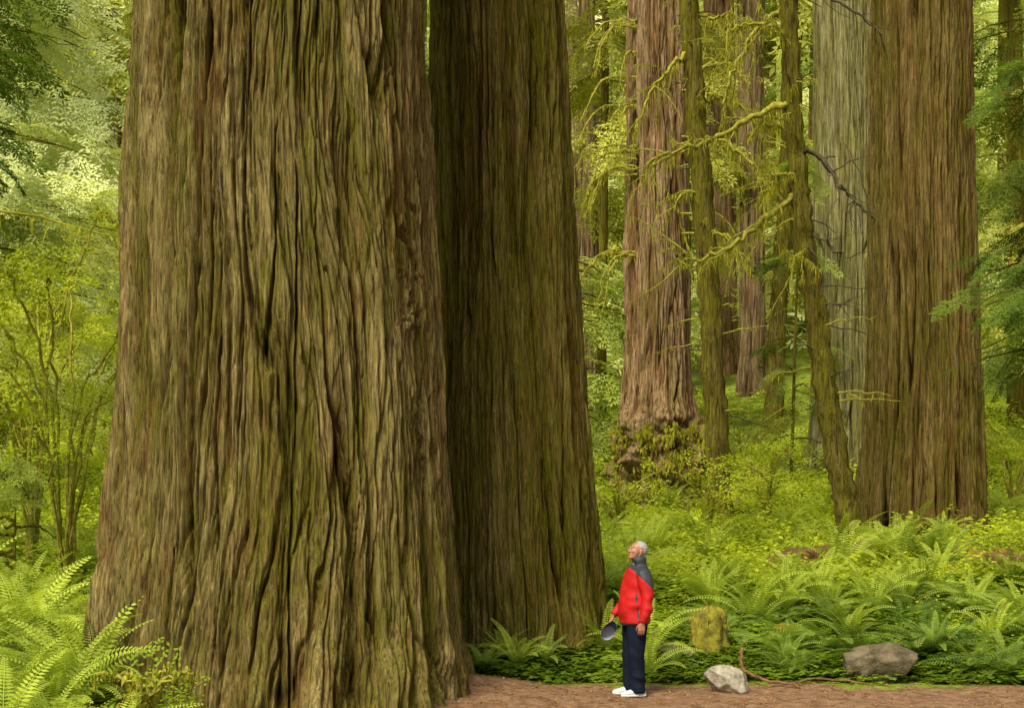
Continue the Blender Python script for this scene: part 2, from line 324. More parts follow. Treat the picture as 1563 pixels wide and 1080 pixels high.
redwood('redwood_tree',3.42,40,[(.5,3.44,.85),(1.6,3.44,.80),(2.6,3.42,.85),(3.4,3.42,.80),(5,3.41,.71),(8,3.40,.67),(13.3,3.38,.58),(20,3.36,.5)],460,.035,13.8,28,M_mid,f=4.4,amp=.19,flute=.04,seed=61,weave=.1,root=.1,burl=(2.5,.9,.42),slant=.12,zs=.06)
redwood('redwood_tree',9.0,46,[(1,8.95,1.15),(3,8.97,.95),(6,9.0,.87),(14.8,9.0,.81),(20,9.0,.7)],360,.06,15,30,M_grey,f=3.9,amp=.15,flute=.05,seed=81,weave=.05,zs=.03,slant=.04)
for i,(x,y,r0,mt) in enumerate([(2.52,60,.5,M_dark_haze),(8.6,61,.42,M_dark_haze),(8.05,66,.62,M_mid),(-14.6,62,.45,M_dark_haze),(17.2,66,.55,M_dark_haze),(5.3,72,.5,M_dark_haze),(19.9,52,.45,M_dark_haze),(10.8,78,.7,M_grey),(16.2,88,.9,M_mid),(-24,80,.8,M_mid),(3.9,80,.32,M_dark_haze)]):
    gz=float(hgt(x,y)); redwood('redwood_tree',x,y,[(gz,x,r0*1.35),(gz+1.5,x,r0*1.08),(gz+6,x,r0),(gz+20,x+random.uniform(-.3,.3),r0*.82)],160,.14,gz+20,gz+34,mt,f=4.2,amp=.13,flute=.06,seed=100+i*7,weave=.06,slant=.05,zs=.03)

def slender(name,y,axis,r,branches,seedn):
    g=Geo(); gx=axis[0][0]; gz=float(hgt(gx,y)); P=refine([(x,y,z) for x,z in axis],14,.018); P[0,2]=gz-.4
    sides=40; n=len(P); rad=np.interp(np.linspace(0,1,n),[0,.06,.15,1],[r[0]*1.5,r[0]*1.12,r[0],r[1]])
    th=np.arange(sides)*2*math.pi/sides
    hh=perlin(np.cos(th)[None]*2.2,np.sin(th)[None]*2.2,P[:,2][:,None]*1.2,seedn)+.5*perlin(np.cos(th)[None]*4,np.sin(th)[None]*4,P[:,2][:,None]*5,seedn)
    rr=rad[:,None]*(1+.13*hh)
    V=np.stack([P[:,0][:,None]+rr*np.cos(th),P[:,1][:,None]+rr*np.sin(th),np.repeat(P[:,2][:,None],sides,1)],-1)
    i=np.arange(n-1)[:,None]*sides; j=np.arange(sides)[None]; j2=(j+1)%sides
    g.add(V.reshape(-1,3),np.stack([i+j,i+j2,i+sides+j2,i+sides+j],-1).reshape(-1,4),0,np.clip(.7+hh*.4,0,1).ravel())
    for k in range(40):
        z=random.uniform(gz+2,13); x0=float(np.interp(z,P[:,2],P[:,0])); a=random.uniform(0,6.28); l=random.uniform(.25,1.4)
        p=np.array([x0,y,z]); e=p+np.array([math.cos(a)*l,math.sin(a)*l,random.uniform(-.35,.2)]); Q=refine([p,(p+e)/2+[0,0,.06],e],4,.018)
        ms=random.random()<.5; tube(g,Q,[.02,.006],5,1 if ms else 3,.5,.2)
        if ms: moss_on(g,Q,2,4,(.04,.25),.012)
    for pts,r0,mossy in branches:
        Q=refine([(a,y+dy,b) for a,dy,b in pts],7,.03)
        r0=r0*(1.1 if mossy else 1.0)
        tube(g,Q,[r0,r0*.7,r0*.3],8,1 if mossy else 3,.5,.38)
        if mossy: moss_on(g,Q,2,11,(.04,.42),.016)
        for k in range(max(4,len(Q)//2)):
            i0=random.randrange(len(Q)//5,len(Q)-1); p=Q[i0]; d=(Q[i0]-Q[i0-1]); d/=np.linalg.norm(d)
            e=p+(d*random.uniform(.2,.6)+rng.normal(size=3)*.25)*random.uniform(.6,1.8)+np.array([0,0,random.uniform(-.5,.25)])
            q=refine([p,(p+e)/2+rng.normal(size=3)*.08,e],4,.014); tube(g,q,[r0*.3,r0*.1],5,1 if mossy else 3,.5,.2)
            if mossy: moss_on(g,q,2,5,(.03,.28),.012)
    return g.build(name,[M_thin,M_mossb,M_moss,M_twig],origin=(gx,y,gz),smooth=True)
brB=[([(5.22,0,9.2),(4.6,-.2,8.95),(3.7,-.3,8.45),(2.75,-.4,8.15),(2.42,-.4,7.75)],.062,1),
 ([(5.38,0,7.5),(4.8,-.3,7.1),(4.2,-.4,6.55),(3.6,-.5,6.25),(3.0,-.5,6.2)],.055,1),
 ([(5.5,0,8.35),(5.85,-.2,8.0),(6.3,-.3,7.35),(6.75,-.4,6.95)],.055,0),
 ([(5.58,0,6.75),(5.95,-.2,6.5),(6.3,-.3,6.2)],.035,0),
 ([(5.2,0,11.1),(4.7,.3,10.7),(4.2,.3,9.9),(4.0,.3,9.1)],.05,1),
 ([(5.25,0,10.2),(4.9,-.4,10.5),(4.3,-.6,10.55),(3.9,-.8,10.3)],.04,1),
 ([(5.75,0,5.45),(6.0,-.2,5.35),(6.25,-.2,5.4)],.03,0),
 ([(5.3,0,8.6),(4.9,.5,8.9),(4.5,.7,8.7)],.03,1),([(5.4,0,7.7),(5.1,-.3,7.85),(4.75,-.5,7.6),(4.5,-.5,7.2)],.03,1),
 ([(5.6,0,6.6),(5.3,-.3,6.3),(5.0,-.5,6.35)],.03,1),([(5.2,0,10.9),(5.6,-.2,11.2),(6.3,-.3,10.9),(6.9,-.3,10.4)],.04,0)]
slender('hemlock_tree',32,[(6.42,.8),(6.28,1.6),(5.98,3.3),(5.70,5.2),(5.45,7.0),(5.32,8.6),(5.19,11.1),(5.1,14),(5.0,20)],(.24,.13),brB,7)
brA=[([(3.9,0,11.3),(3.4,-.4,10.9),(2.9,-.6,10.2),(2.6,-.6,9.4)],.04,1),([(3.95,0,10.8),(4.5,-.3,11.0),(5.1,-.5,10.5)],.04,1),
 ([(4.05,0,9.4),(4.6,-.3,9.3),(5.2,-.5,8.7),(5.5,-.5,8.1)],.045,1),([(4.1,0,8.3),(3.6,-.4,8.1),(3.2,-.5,7.5)],.035,1),
 ([(4.2,0,7.4),(4.7,-.3,7.2),(5.1,-.4,6.6)],.035,1),([(4.3,0,5.9),(4.0,-.3,5.6)],.02,0),([(4.0,0,10.2),(4.6,.4,10.4),(5.2,.4,10.0),(5.6,.4,9.4)],.035,1),
 ([(3.85,0,12.2),(4.4,.2,12.1),(5.0,.3,12.4)],.035,1)]
slender('hemlock_tree',37,[(4.52,1.1),(4.5,1.9),(4.38,4.3),(4.18,7.45),(4.0,10),(3.84,12.4),(3.7,16),(3.6,22)],(.25,.19),brA,17)
brC=[([(8.4,0,9.5),(7.8,-.3,9.1),(7.2,-.4,9.3)],.035,1),([(8.3,0,8),(7.7,-.2,7.8),(7.3,-.2,8.2)],.03,1),([(8.3,0,7.2),(8.9,-.2,7.4),(9.3,-.2,7.0)],.03,1),([(8.5,0,11),(7.8,0,11.4),(7.3,0,11)],.03,1)]
slender('hemlock_tree',52,[(7.95,2.6),(8.0,4.1),(8.1,6.5),(8.35,10.3),(8.45,14),(8.5,22)],(.30,.2),brC,27)
g=Geo()
for k in range(30):
    z=random.uniform(6.5,13); sg=random.choice([-1,-1,1]); p=np.array([3.4+sg*.5,39.6,z]); L_=random.uniform(.5,2.0)
    Q=refine([p,p+np.array([sg*L_*.5,-.3,-.15]),p+np.array([sg*L_*.8,-.5,-.6-random.random()*.8])],5,.025)
    tube(g,Q,[.03,.010],5,0,.5,.2); moss_on(g,Q,1,7,(.04,.28),.018)
for k in range(70):
    a=random.uniform(-2.8,.1); z=random.uniform(1.9,3.3); p=np.array([3.42+math.cos(a)*1.04,40+math.sin(a)*1.04,z]); Q=[p+rng.normal(size=3)*.12 for _ in range(4)]; moss_on(g,Q,1,14,(.06,.3),.035)
g.build('mossy_branches',[M_mossb,M_moss],origin=(3.4,39.6,9))

# ------------------------------------------------------------------ conifers
def conifer(name,x,y,h,cb,rmax,ns,mat,temps=SP_LO,sc=(1.3,2.4),tr=.25,face=None,lichen=False,zmax=None,tint0=.5):
    gz=float(hgt(x,y)); g=Geo(); lx=random.uniform(-.4,.4)
    tube(g,[(x,y,gz-.4),(x+lx*.4,y,gz+h*.4),(x+lx,y,gz+h)],[tr*1.2,tr,tr*.1],9,1,.6,.08)
    nb=max(14,int(ns/7)); bz=rng.uniform(cb,min(h,zmax or h),nb); ba=rng.uniform(0,6.283,nb) if face is None else rng.normal(face,.8,nb)
    k=rng.integers(0,nb,ns); z=bz[k]; prof=np.clip((1-z/h),.05,1)**.65; a=ba[k]+rng.normal(size=ns)*.10
    rr=rmax*prof*rng.uniform(.12,.95,ns)
    pos=np.stack([x+lx*z/h+np.cos(a)*rr,y+np.sin(a)*rr,gz+z-rr*.22+rng.normal(size=ns)*.12],1)
    R=rotm(a+rng.normal(size=ns)*.55,rng.uniform(-.7,.05,ns),rng.normal(size=ns)*.45)
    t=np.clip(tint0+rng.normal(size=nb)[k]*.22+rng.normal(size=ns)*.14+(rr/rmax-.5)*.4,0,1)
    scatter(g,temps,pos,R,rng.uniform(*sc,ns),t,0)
    for i in range(nb):
        p=np.array([x+lx*bz[i]/h,y,gz+bz[i]]); d=np.array([math.cos(ba[i]),math.sin(ba[i]),-.22]); Lr=rmax*max(.05,1-bz[i]/h)**.65
        Q=refine([p,p+d*Lr*.5+np.array([0,0,.1]),p+d*Lr],4,.03); tube(g,Q,[.03,.008],5,2 if lichen else 1,.5,.15)
        if lichen: moss_on(g,Q,2,7,(.1,.6),.035)
    return g.build(name,[mat,M_thin,M_moss],origin=(x,y,gz))
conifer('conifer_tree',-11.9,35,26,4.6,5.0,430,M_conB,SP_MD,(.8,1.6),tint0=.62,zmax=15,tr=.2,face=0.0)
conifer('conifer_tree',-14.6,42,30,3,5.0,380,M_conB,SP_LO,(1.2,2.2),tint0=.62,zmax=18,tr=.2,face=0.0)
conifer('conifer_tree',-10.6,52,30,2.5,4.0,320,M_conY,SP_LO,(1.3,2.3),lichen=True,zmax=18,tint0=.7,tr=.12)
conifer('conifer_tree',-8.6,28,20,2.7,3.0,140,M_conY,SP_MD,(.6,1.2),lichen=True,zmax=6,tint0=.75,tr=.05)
conifer('conifer_tree',-16,60,34,2,5,320,M_far_haze,SP_LO,(1.5,2.6),tint0=.55,zmax=24)
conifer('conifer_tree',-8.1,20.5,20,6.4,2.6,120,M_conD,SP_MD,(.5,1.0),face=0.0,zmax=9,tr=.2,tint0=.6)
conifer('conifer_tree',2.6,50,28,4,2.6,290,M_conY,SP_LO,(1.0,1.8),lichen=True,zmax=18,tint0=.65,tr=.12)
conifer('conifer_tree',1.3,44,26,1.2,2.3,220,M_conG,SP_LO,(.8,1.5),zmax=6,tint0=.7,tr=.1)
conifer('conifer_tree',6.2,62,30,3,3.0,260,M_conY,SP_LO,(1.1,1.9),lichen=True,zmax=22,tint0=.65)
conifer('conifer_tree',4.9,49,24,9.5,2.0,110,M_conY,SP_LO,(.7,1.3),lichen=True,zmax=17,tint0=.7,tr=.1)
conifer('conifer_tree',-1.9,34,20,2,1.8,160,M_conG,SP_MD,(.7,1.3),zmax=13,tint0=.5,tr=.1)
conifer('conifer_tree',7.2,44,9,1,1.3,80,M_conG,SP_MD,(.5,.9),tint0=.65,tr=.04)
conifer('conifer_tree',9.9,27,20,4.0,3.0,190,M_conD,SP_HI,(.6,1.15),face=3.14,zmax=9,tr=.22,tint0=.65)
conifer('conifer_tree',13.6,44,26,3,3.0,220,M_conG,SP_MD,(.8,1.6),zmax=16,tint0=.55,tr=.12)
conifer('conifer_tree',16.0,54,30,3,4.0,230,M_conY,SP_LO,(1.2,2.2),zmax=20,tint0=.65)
for i in range(38):
    y=random.uniform(68,150); x=random.uniform(-.34,.34)*y
    conifer('conifer_tree',x,y,random.uniform(24,36),random.uniform(1,5),random.uniform(3,5),160,random.choice([M_far_haze,M_conY,M_far_haze,M_conG,M_conB]) if y<85 else M_far_haze,SP_XL,(1.9,3.6),tr=random.uniform(.25,.5),lichen=False,tint0=random.uniform(.4,.8))
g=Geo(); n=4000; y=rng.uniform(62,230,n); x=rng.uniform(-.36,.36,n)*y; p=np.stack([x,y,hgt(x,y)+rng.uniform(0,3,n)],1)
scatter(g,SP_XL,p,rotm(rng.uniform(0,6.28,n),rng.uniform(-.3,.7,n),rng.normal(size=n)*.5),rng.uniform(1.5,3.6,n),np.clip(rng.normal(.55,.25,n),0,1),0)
g.build('distant_foliage',[M_far_haze],origin=(0,120,15))

# ------------------------------------------------------------------ undergrowth
def ok(x,y,clear=True):
    m=np.ones(len(x),bool)
    for tx,ty,tr in ((-2.55,18.75,2.0),(.1,22.4,1.1),(8.19,34,1.3),(3.42,40,.9),(9,46,1),(6.4,32,.3)): m&=((x-tx)**2+(y-ty)**2)>tr*tr
    return m
def mass(name,mat,temps,n,yr,ur,sc,zo=0,tint=.55,flat=1,filt=None,pit=.15,dens=None,ds=3):
    y=yr[0]+(yr[1]-yr[0])*rng.random(n)**1.2; x=rng.uniform(ur[0],ur[1],n)*y; m=ok(x,y)
    if filt is not None: m&=filt(x,y)
    m&=(perlin(x*.45,y*.45,0,ds)>(dens if dens is not None else -9))
    x=x[m];y=y[m];n=len(x); g=Geo(); p=np.stack([x,y,hgt(x,y)+zo],1)
    s=rng.uniform(*sc,n)*(1+.6*perlin(x*.7,y*.7,0,ds+20)); S3=np.stack([s,s,s*flat],1)
    t=np.clip(tint+perlin(x*.5,y*.5,0,5)*.6+rng.normal(size=n)*.18,0,1)
    scatter(g,temps,p,rotm(rng.uniform(0,6.28,n),rng.normal(size=n)*pit,rng.normal(size=n)*pit),S3,t,0)
    return g.build(name,[mat],origin=(0,30,1))
offpath=lambda x,y:(y>20.0+.25*perlin(x*.8,y*.8,0,31))
offstump=lambda x,y:offpath(x,y)&~((np.abs(x-2.45)<.55)&(y<22))
mass('groundcover_plants',M_cov,TR,2500,(19.6,27),(-.06,.32),(.28,.6),0,.5,.65,offpath,.1)
mass('groundcover_plants',M_cov,TR,500,(15,23),(-.33,-.2),(.35,.6),0,.5,.6)
mass('shrub_undergrowth',M_shr,CL,2800,(26.5,62),(-.02,.32),(.4,1.1),0,.6,.9)
mass('shrub_undergrowth',M_shr,CL,1400,(20,62),(-.34,-.17),(.5,1.2),0,.55,.9)
mass('shrub_undergrowth',M_shr,CL,420,(21.5,30),(.02,.32),(.3,.7),0,.55,.85,lambda x,y:(x>2.9)|(y>23.5),dens=.02,ds=6)
mass('fern_undergrowth',M_fern,FE,65,(24,42),(.04,.32),(.55,1.05),0,.6,1.0)
mass('fern_undergrowth',M_fern,FE,95,(16.5,30),(-.34,-.205),(.7,1.3),0,.55,1.0)
mass('fern_undergrowth',M_fernd,FEL,55,(20.3,25),(.10,.32),(.5,.9),.05,.55,.85,offstump)
def vine_shrub(name,x,y,h,n,mat=M_shr,spread=1.2):
    gz=float(hgt(x,y)); g=Geo(); P=[];
    for k in range(12):
        a=random.uniform(0,6.28); e=np.array([x+math.cos(a)*spread*random.uniform(.5,1.2),y+math.sin(a)*spread,gz+h*random.uniform(.5,1.05)])
        b0=np.array([x,y,gz-.1]); mdl=(b0+e)/2+np.array([-math.cos(a)*.2,0,h*.18]); Q=refine([b0,mdl,e,e+(e-mdl)*.25+np.array([0,0,-.15])],8,.025); tube(g,Q,[.03,.008],5,1,.5,.2); moss_on(g,Q,2,3,(.03,.14),.018); P.append(Q[6:])
    P=np.concatenate(P); k=rng.integers(0,len(P),n); p=P[k]+rng.normal(size=(n,3))*.28*np.array([1,1,.6])
    scatter(g,CL,p,rotm(rng.uniform(0,6.28,n),rng.normal(size=n)*.4,rng.normal(size=n)*.4),np.stack([rng.uniform(.35,.75,n)]*2+[rng.uniform(.15,.35,n)],1),np.clip(rng.normal(.6,.22,n),0,1),0)
    return g.build(name,[mat,M_mossb,M_moss],origin=(x,y,gz))
vine_shrub('vine_maple_shrub',-6.3,24,4.6,140)
vine_shrub('vine_maple_shrub',-7.6,27,5.2,140)
vine_shrub('vine_maple_shrub',-5.6,27.5,2.6,70)
vine_shrub('leafy_shrub',3.9,34,1.3,40,spread=.8)
vine_shrub('leafy_shrub',11.2,38,2.6,110)
vine_shrub('leafy_shrub',12.8,48,4,120)
vine_shrub('leafy_shrub',5.9,43,2.2,80,M_conG)
vine_shrub('leafy_shrub',2.0,33,1.3,50,spread=.8)
vine_shrub('leafy_shrub',5.4,36,1.6,50,spread=.8)
vine_shrub('leafy_shrub',-3.4,15.9,.75,12,M_cov,.35)
def onefern(x,y,s,mat=M_fern,T=FE,z=0):
    gz=float(hgt(x,y)); g=Geo(); scatter(g,T,np.array([[x,y,gz+z-.02]]),rotm([random.uniform(0,6)],[random.uniform(-.08,.08)],[random.uniform(-.08,.08)]),np.array([s]),np.array([random.uniform(.5,.9)]))
    g.build('sword_fern',[mat],origin=(x,y,gz))
for a in [(.05,20.7,.75,M_fern),(.42,20.9,.6,M_fernd),(-.1,21.0,.6,M_fern),(-.35,20.3,.5,M_fernd),(1.62,21.0,1.15,M_fern),(1.6,20.3,.8,M_fern),(1.95,20.6,.6,M_fernd),(1.2,21.6,.9,M_fern),
          (3.35,23.5,1.2,M_fern),(2.85,24.5,1.0,M_fern),(5.4,28.0,1.45,M_fern),(6.55,28.6,1.5,M_fern),(6.1,25.3,1.25,M_fern),(5.6,24.4,1.1,M_fern),(7.3,28.6,1.3,M_fernd),(1.1,24.6,1.05,M_fernd),(1.6,26,1.15,M_fern),
          (4.6,25.5,1.0,M_fern),(4.4,22.3,.85,M_fern),(6.2,22.0,.85,M_fern),(5.3,21.4,.75,M_fernd),(7.0,23.2,1.0,M_fern),(5.6,20.7,.6,M_fern),(3.4,21.0,.6,M_fernd),(6.0,20.9,.7,M_fernd),(3.9,24.3,1.0,M_fern),
          (-4.9,16.6,1.15,M_fern),(-4.35,16.0,.95,M_fern),(-5.0,18.5,1.3,M_fern),(-5.7,20.4,1.4,M_fern),(-3.95,15.3,1.0,M_fern),(-4.5,15.0,1.15,M_fern),(-3.5,15.0,.9,M_fern),(-5.2,15.8,1.05,M_fernd),(-6.3,22,1.4,M_fern),(-4.6,17.2,1.05,M_fernd)]:
    onefern(*a)
for a in [(8.0,28.5,.8),(8.3,29.0,.8),(7.9,29.6,.7),(6.9,27.5,.5)]: onefern(*a,M_deadf)
conifer('fir_sapling',-7.6,26,1.9,.2,.9,60,M_conG,SP_MD,(.3,.6),tr=.02,tint0=.8)

g=Geo(); n=3200; x=rng.uniform(-1.2,7,n); y=rng.uniform(17.5,20.4,n); z=hgt(x,y)+.014
a=rng.uniform(0,6.28,n); l=rng.uniform(.01,.05,n); w=rng.uniform(.003,.014,n)
d=np.stack([np.cos(a)*l,np.sin(a)*l,rng.normal(size=n)*.006],1); sd=np.stack([-np.sin(a)*w,np.cos(a)*w,np.zeros(n)],1); p=np.stack([x,y,z],1)
g.add(np.stack([p-d,p+sd,p+d,p-sd],1).reshape(-1,3),np.arange(4*n).reshape(-1,4),0,np.repeat(rng.random(n),4)); g.build('leaf_litter',[M_deadf],origin=(2,19,0))

# ------------------------------------------------------------------ rocks, stump, log, stick
def rock(name,x,y,sx,sy,sz,mat,seed,sink=.25,rot=0):
    n=90; th=np.linspace(0,2*math.pi,n,endpoint=False); ph=np.linspace(.02,math.pi-.02,n//2); T,P=np.meshgrid(th,ph)
    D=np.stack([np.sin(P)*np.cos(T),np.sin(P)*np.sin(T),np.cos(P)],-1); rs=np.random.default_rng(seed)
    r=np.ones(T.shape)*1.0
    for k in range(14):
        nn=rs.normal(size=3); nn/=np.linalg.norm(nn); dd=D@nn; lim=rs.uniform(.58,.85); r=np.where(dd>.05,np.minimum(r,lim/np.maximum(dd,.05)),r)
    r=r*(1+.05*perlin(D[...,0]*3,D[...,1]*3,D[...,2]*3,seed)+.03*perlin(D[...,0]*9,D[...,1]*9,D[...,2]*9,seed))
    V=D*r[...,None]*np.array([sx,sy,sz]); c,s=math.cos(rot),math.sin(rot); V=V@np.array([[c,0,s],[0,1,0],[-s,0,c]])
    gz=float(hgt(x,y)); V=V+np.array([x,y,gz+sz*(1-sink*2)])
    g=Geo(); i=np.arange(len(ph)-1)[:,None]*n; j=np.arange(n)[None]; j2=(j+1)%n
    g.add(V.reshape(-1,3),np.stack([i+j,i+n+j,i+n+j2,i+j2],-1).reshape(-1,4)); return g.build(name,[mat],origin=(x,y,gz),smooth=True)
M_rock=simple('rock_brown',(.055,.044,.022),.9,sc=4,bump=1,col2=(.21,.168,.095),dist=.08,spec=.1)
M_rockw=simple('rock_pale',(.17,.145,.09),.9,sc=8,bump=1,col2=(.42,.37,.27),dist=.04,spec=.1)
M_stump=simple('mossy_stump',(.09,.078,.008),.95,sc=9,bump=1,col2=(.28,.24,.02),dist=.04)
M_log=simple('rotten_log',(.08,.038,.013),.9,sc=6,bump=1,col2=(.24,.12,.045),dist=.04)
rock('boulder',4.30,20.15,.56,.34,.30,M_rock,5,rot=.12)
rock('stone',2.42,19.25,.27,.2,.20,M_rockw,9,rot=-.2)
rock('stone',2.05,21.2,.3,.2,.16,M_rock,14)
rock('boulder',2.95,21.9,.09,.09,.1,M_rock,19)
def stump(x,y,r,h):
    gz=float(hgt(x,y)); th=np.linspace(0,2*math.pi,48,endpoint=False); rows=[]
    for t in np.linspace(-.2,1,16): rows.append((r*(1.15-.25*t),gz+h*t))
    for s in (.9,.75,.5,.25,.05): rows.append((r*.9*s,gz+h*(1.02+.16*(1-s*s))))
    V=[]
    for k,(rr,z) in enumerate(rows):
        q=rr*(1+.3*perlin(np.cos(th)*1.5,np.sin(th)*1.5,z*3,77)+.1*perlin(np.cos(th)*5,np.sin(th)*5,z*12,77)); V.append(np.stack([x+np.cos(th)*q,y+np.sin(th)*q,z+.05*perlin(np.cos(th)*3,np.sin(th)*3,k*.3,78)],-1))
    V=np.array(V); n=48; g=Geo(); i=np.arange(len(rows)-1)[:,None]*n; j=np.arange(n)[None]; j2=(j+1)%n
    g.add(V.reshape(-1,3),np.stack([i+j,i+j2,i+n+j2,i+n+j],-1).reshape(-1,4))
    for k in range(30):
        a=random.uniform(0,6.28); zz=gz+random.uniform(.1,1.05)*h; q=np.array([x+math.cos(a)*r*.92,y+math.sin(a)*r*.92,zz]); moss_on(g,[q+rng.normal(size=3)*.03 for _ in range(3)],1,5,(.03,.12),.012)
    g.build('mossy_stump',[M_stump,M_moss],origin=(x,y,gz),smooth=True)
stump(2.50,21.6,.23,.50); stump(3.55,22.3,.12,.22)
def log(name,p,q,r,mat):
    p=np.array(p);q=np.array(q); t=np.linspace(0,1,30)[:,None]; P=p+(q-p)*t; P[:,2]+=np.sin(t[:,0]*7)*.02
    g=Geo(); tube(g,P,[r*.1,r,r*1.1,r,r,r,r*.9,r*.1],20,0,.5,.07); g.build(name,[mat],origin=tuple((p+q)/2),smooth=True)
log('fallen_log',(4.1,28.3,.78),(6.6,30.2,1.0),.17,M_log); log('fallen_log',(7.4,28.2,.85),(9.4,28.8,.8),.14,M_log)
g=Geo(); Q=refine([(2.75,20.35,.36),(2.72,20.1,.16),(2.9,19.8,.07),(3.15,19.6,.05),(3.3,19.5,.03)],6,.006); tube(g,Q,[.022,.02,.012],6,0,.5,.15)
Q=refine([(3.2,19.6,.05),(3.6,19.9,.06),(4.1,19.55,.05)],6,.006); tube(g,Q,[.014,.01],6,0,.5,.15); g.build('fallen_stick',[M_log],origin=(2.9,19.8,.05),smooth=True)

# ------------------------------------------------------------------ man
def ring_solid(rings,n=24):
    V=[];F=[]
    for c,a,b in rings:
        c=Vector(c);a=Vector(a);b=Vector(b)
        for k in range(n):
            t=2*math.pi*k/n; V.append(c+a*math.cos(t)+b*math.sin(t))
    for i in range(len(rings)-1):
        for k in range(n): F.append((i*n+k,i*n+(k+1)%n,(i+1)*n+(k+1)%n,(i+1)*n+k))
    F.append(tuple(range(n))[::-1]); F.append(tuple((len(rings)-1)*n+k for k in range(n)))
    return V,F
def limb(pts,n=18):
    R=[]
    for i,p in enumerate(pts):
        c=Vector(p[0]); d=(Vector(pts[min(i+1,len(pts)-1)][0])-Vector(pts[max(i-1,0)][0])).normalized()
        ref=Vector((0,1,0)) if abs(d.y)<.9 else Vector((1,0,0)); a=d.cross(ref).normalized(); b=d.cross(a)
        rx=p[1]; ry=p[2] if len(p)>2 else p[1]; R.append((c,a*rx,b*ry))
    return ring_solid(R,n)
def ell(c,r,n=20):
    R=[]
    for i in range(n+1):
        t=-math.pi/2+math.pi*i/n; q=max(.03,math.cos(t)); R.append(((c[0],c[1],c[2]+r[2]*math.sin(t)),(r[0]*q,0,0),(0,r[1]*q,0)))
    return ring_solid(R,20)
def fuse(name,solids,vox,mats,matf,smooth_it=4,xf=None,disp=None):
    V=[];F=[]
    for v,f in solids:
        o=len(V); V+= [tuple(q) for q in v]; F+=[tuple(i+o for i in q) for q in f]
    me=bpy.data.meshes.new(name); me.from_pydata(V,[],F); ob=bpy.data.objects.new(name+'_tmp',me); S.collection.objects.link(ob)
    import bmesh
    bm=bmesh.new(); bm.from_mesh(me); bmesh.ops.recalc_face_normals(bm,faces=bm.faces); bm.to_mesh(me); bm.free()
    md=ob.modifiers.new('r','REMESH'); md.mode='VOXEL'; md.voxel_size=vox
    sm=ob.modifiers.new('s','SMOOTH'); sm.factor=.5; sm.iterations=smooth_it
    dg=bpy.context.evaluated_depsgraph_get(); m2=bpy.data.meshes.new_from_object(ob.evaluated_get(dg)); bpy.data.objects.remove(ob)
    m2.materials.clear()
    for m in mats: m2.materials.append(m)
    if disp:
        m2.update(); nn=[v.normal.copy() for v in m2.vertices]
        for v,n_ in zip(m2.vertices,nn): v.co+=n_*disp(v.co,n_)
    for p in m2.polygons: p.material_index=matf(p.center) if matf else 0; p.use_smooth=True
    if xf: m2.transform(xf)
    ob=bpy.data.objects.new(name,m2); S.collection.objects.link(ob); return ob
J_red=simple('jacket_red',(.44,.009,.007),.6,var=.12,sc=9,bump=.25,spec=.3,dist=.012)
J_dk=simple('jacket_charcoal',(.030,.034,.040),.6,var=.2,sc=12,bump=.25,dist=.01)
P_nv=simple('trousers_navy',(.007,.010,.020),.85,var=.2,sc=12,bump=.3,dist=.01,spec=.1)
SK=simple('skin',(.36,.16,.095),.5,var=.10,sc=30,bump=.1,dist=.002)
HA=simple('hair_grey',(.20,.19,.17),.8,sc=90,bump=.8,col2=(.44,.42,.38),dist=.004)
WH=simple('shoe_white',(.55,.55,.53),.5,var=.06,sc=20,bump=.1)
SO=simple('shoe_sole_grey',(.25,.25,.26),.7,var=.1)
EY=simple('eye_white',(.60,.57,.53),.3,var=.03); IR=simple('eye_dark',(.03,.018,.01),.3,var=.05); LP=simple('lips',(.28,.10,.08),.5,var=.1)
CN=simple('cap_navy',(.012,.02,.07),.7,var=.15,sc=15); CI=simple('cap_lining_grey',(.30,.31,.35),.8,var=.1,sc=15)
parts=[]
tor=[(.795,.02,.150,.185),(.82,.02,.165,.20),(.90,.012,.178,.208),(1.0,.008,.180,.205),(1.12,.012,.172,.205),(1.24,.025,.160,.21),(1.33,.04,.145,.212),(1.39,.05,.125,.20),(1.435,.058,.10,.15),(1.46,.062,.078,.095),(1.50,.062,.072,.078),(1.535,.066,.070,.074)]
torso=ring_solid([((cx,0,z),(rx,0,0),(0,ry,0)) for z,cx,rx,ry in tor],36)
armL=limb([((.05,-.13,1.385),.07),((.06,-.19,1.37),.082),((.08,-.23,1.28),.079),((.10,-.255,1.12),.072),((.085,-.262,1.0),.066),((.055,-.262,.90),.058),((.04,-.26,.855),.05),((.036,-.26,.84),.046)])
armR=limb([((.05,.13,1.385),.07),((.055,.19,1.37),.082),((.05,.23,1.28),.079),((.03,.26,1.12),.072),((-.04,.262,1.0),.066),((-.12,.26,.92),.057),((-.155,.26,.885),.05),((-.165,.26,.875),.046)])
def jm(c):
    if c.z>1.475: return 1
    if c.z>1.27+(.10-c.x)*1.0 - (.02 if c.y<-.17 else 0): return 1
    if c.z<.825 and abs(c.y)<.21: return 1
    if abs(c.y)<.21 and abs(c.x-(-.03+(1.2-c.z)*.12))<.009 and .86<c.z<1.15: return 1
    return 0
def jd(co,n): 
    a=float(perlin(co.x*6,co.y*6,co.z*9,3)); t=co.z*24+co.x*16+4*float(perlin(co.x*5,co.y*5,co.z*5,9))
    return a*.016+math.sin(t)*.020*max(0,float(perlin(co.x*4,co.y*4,co.z*4,12))+.22)
parts.append(fuse('jacket',[torso,armL,armR],.009,[J_red,J_dk],jm,5,disp=jd))
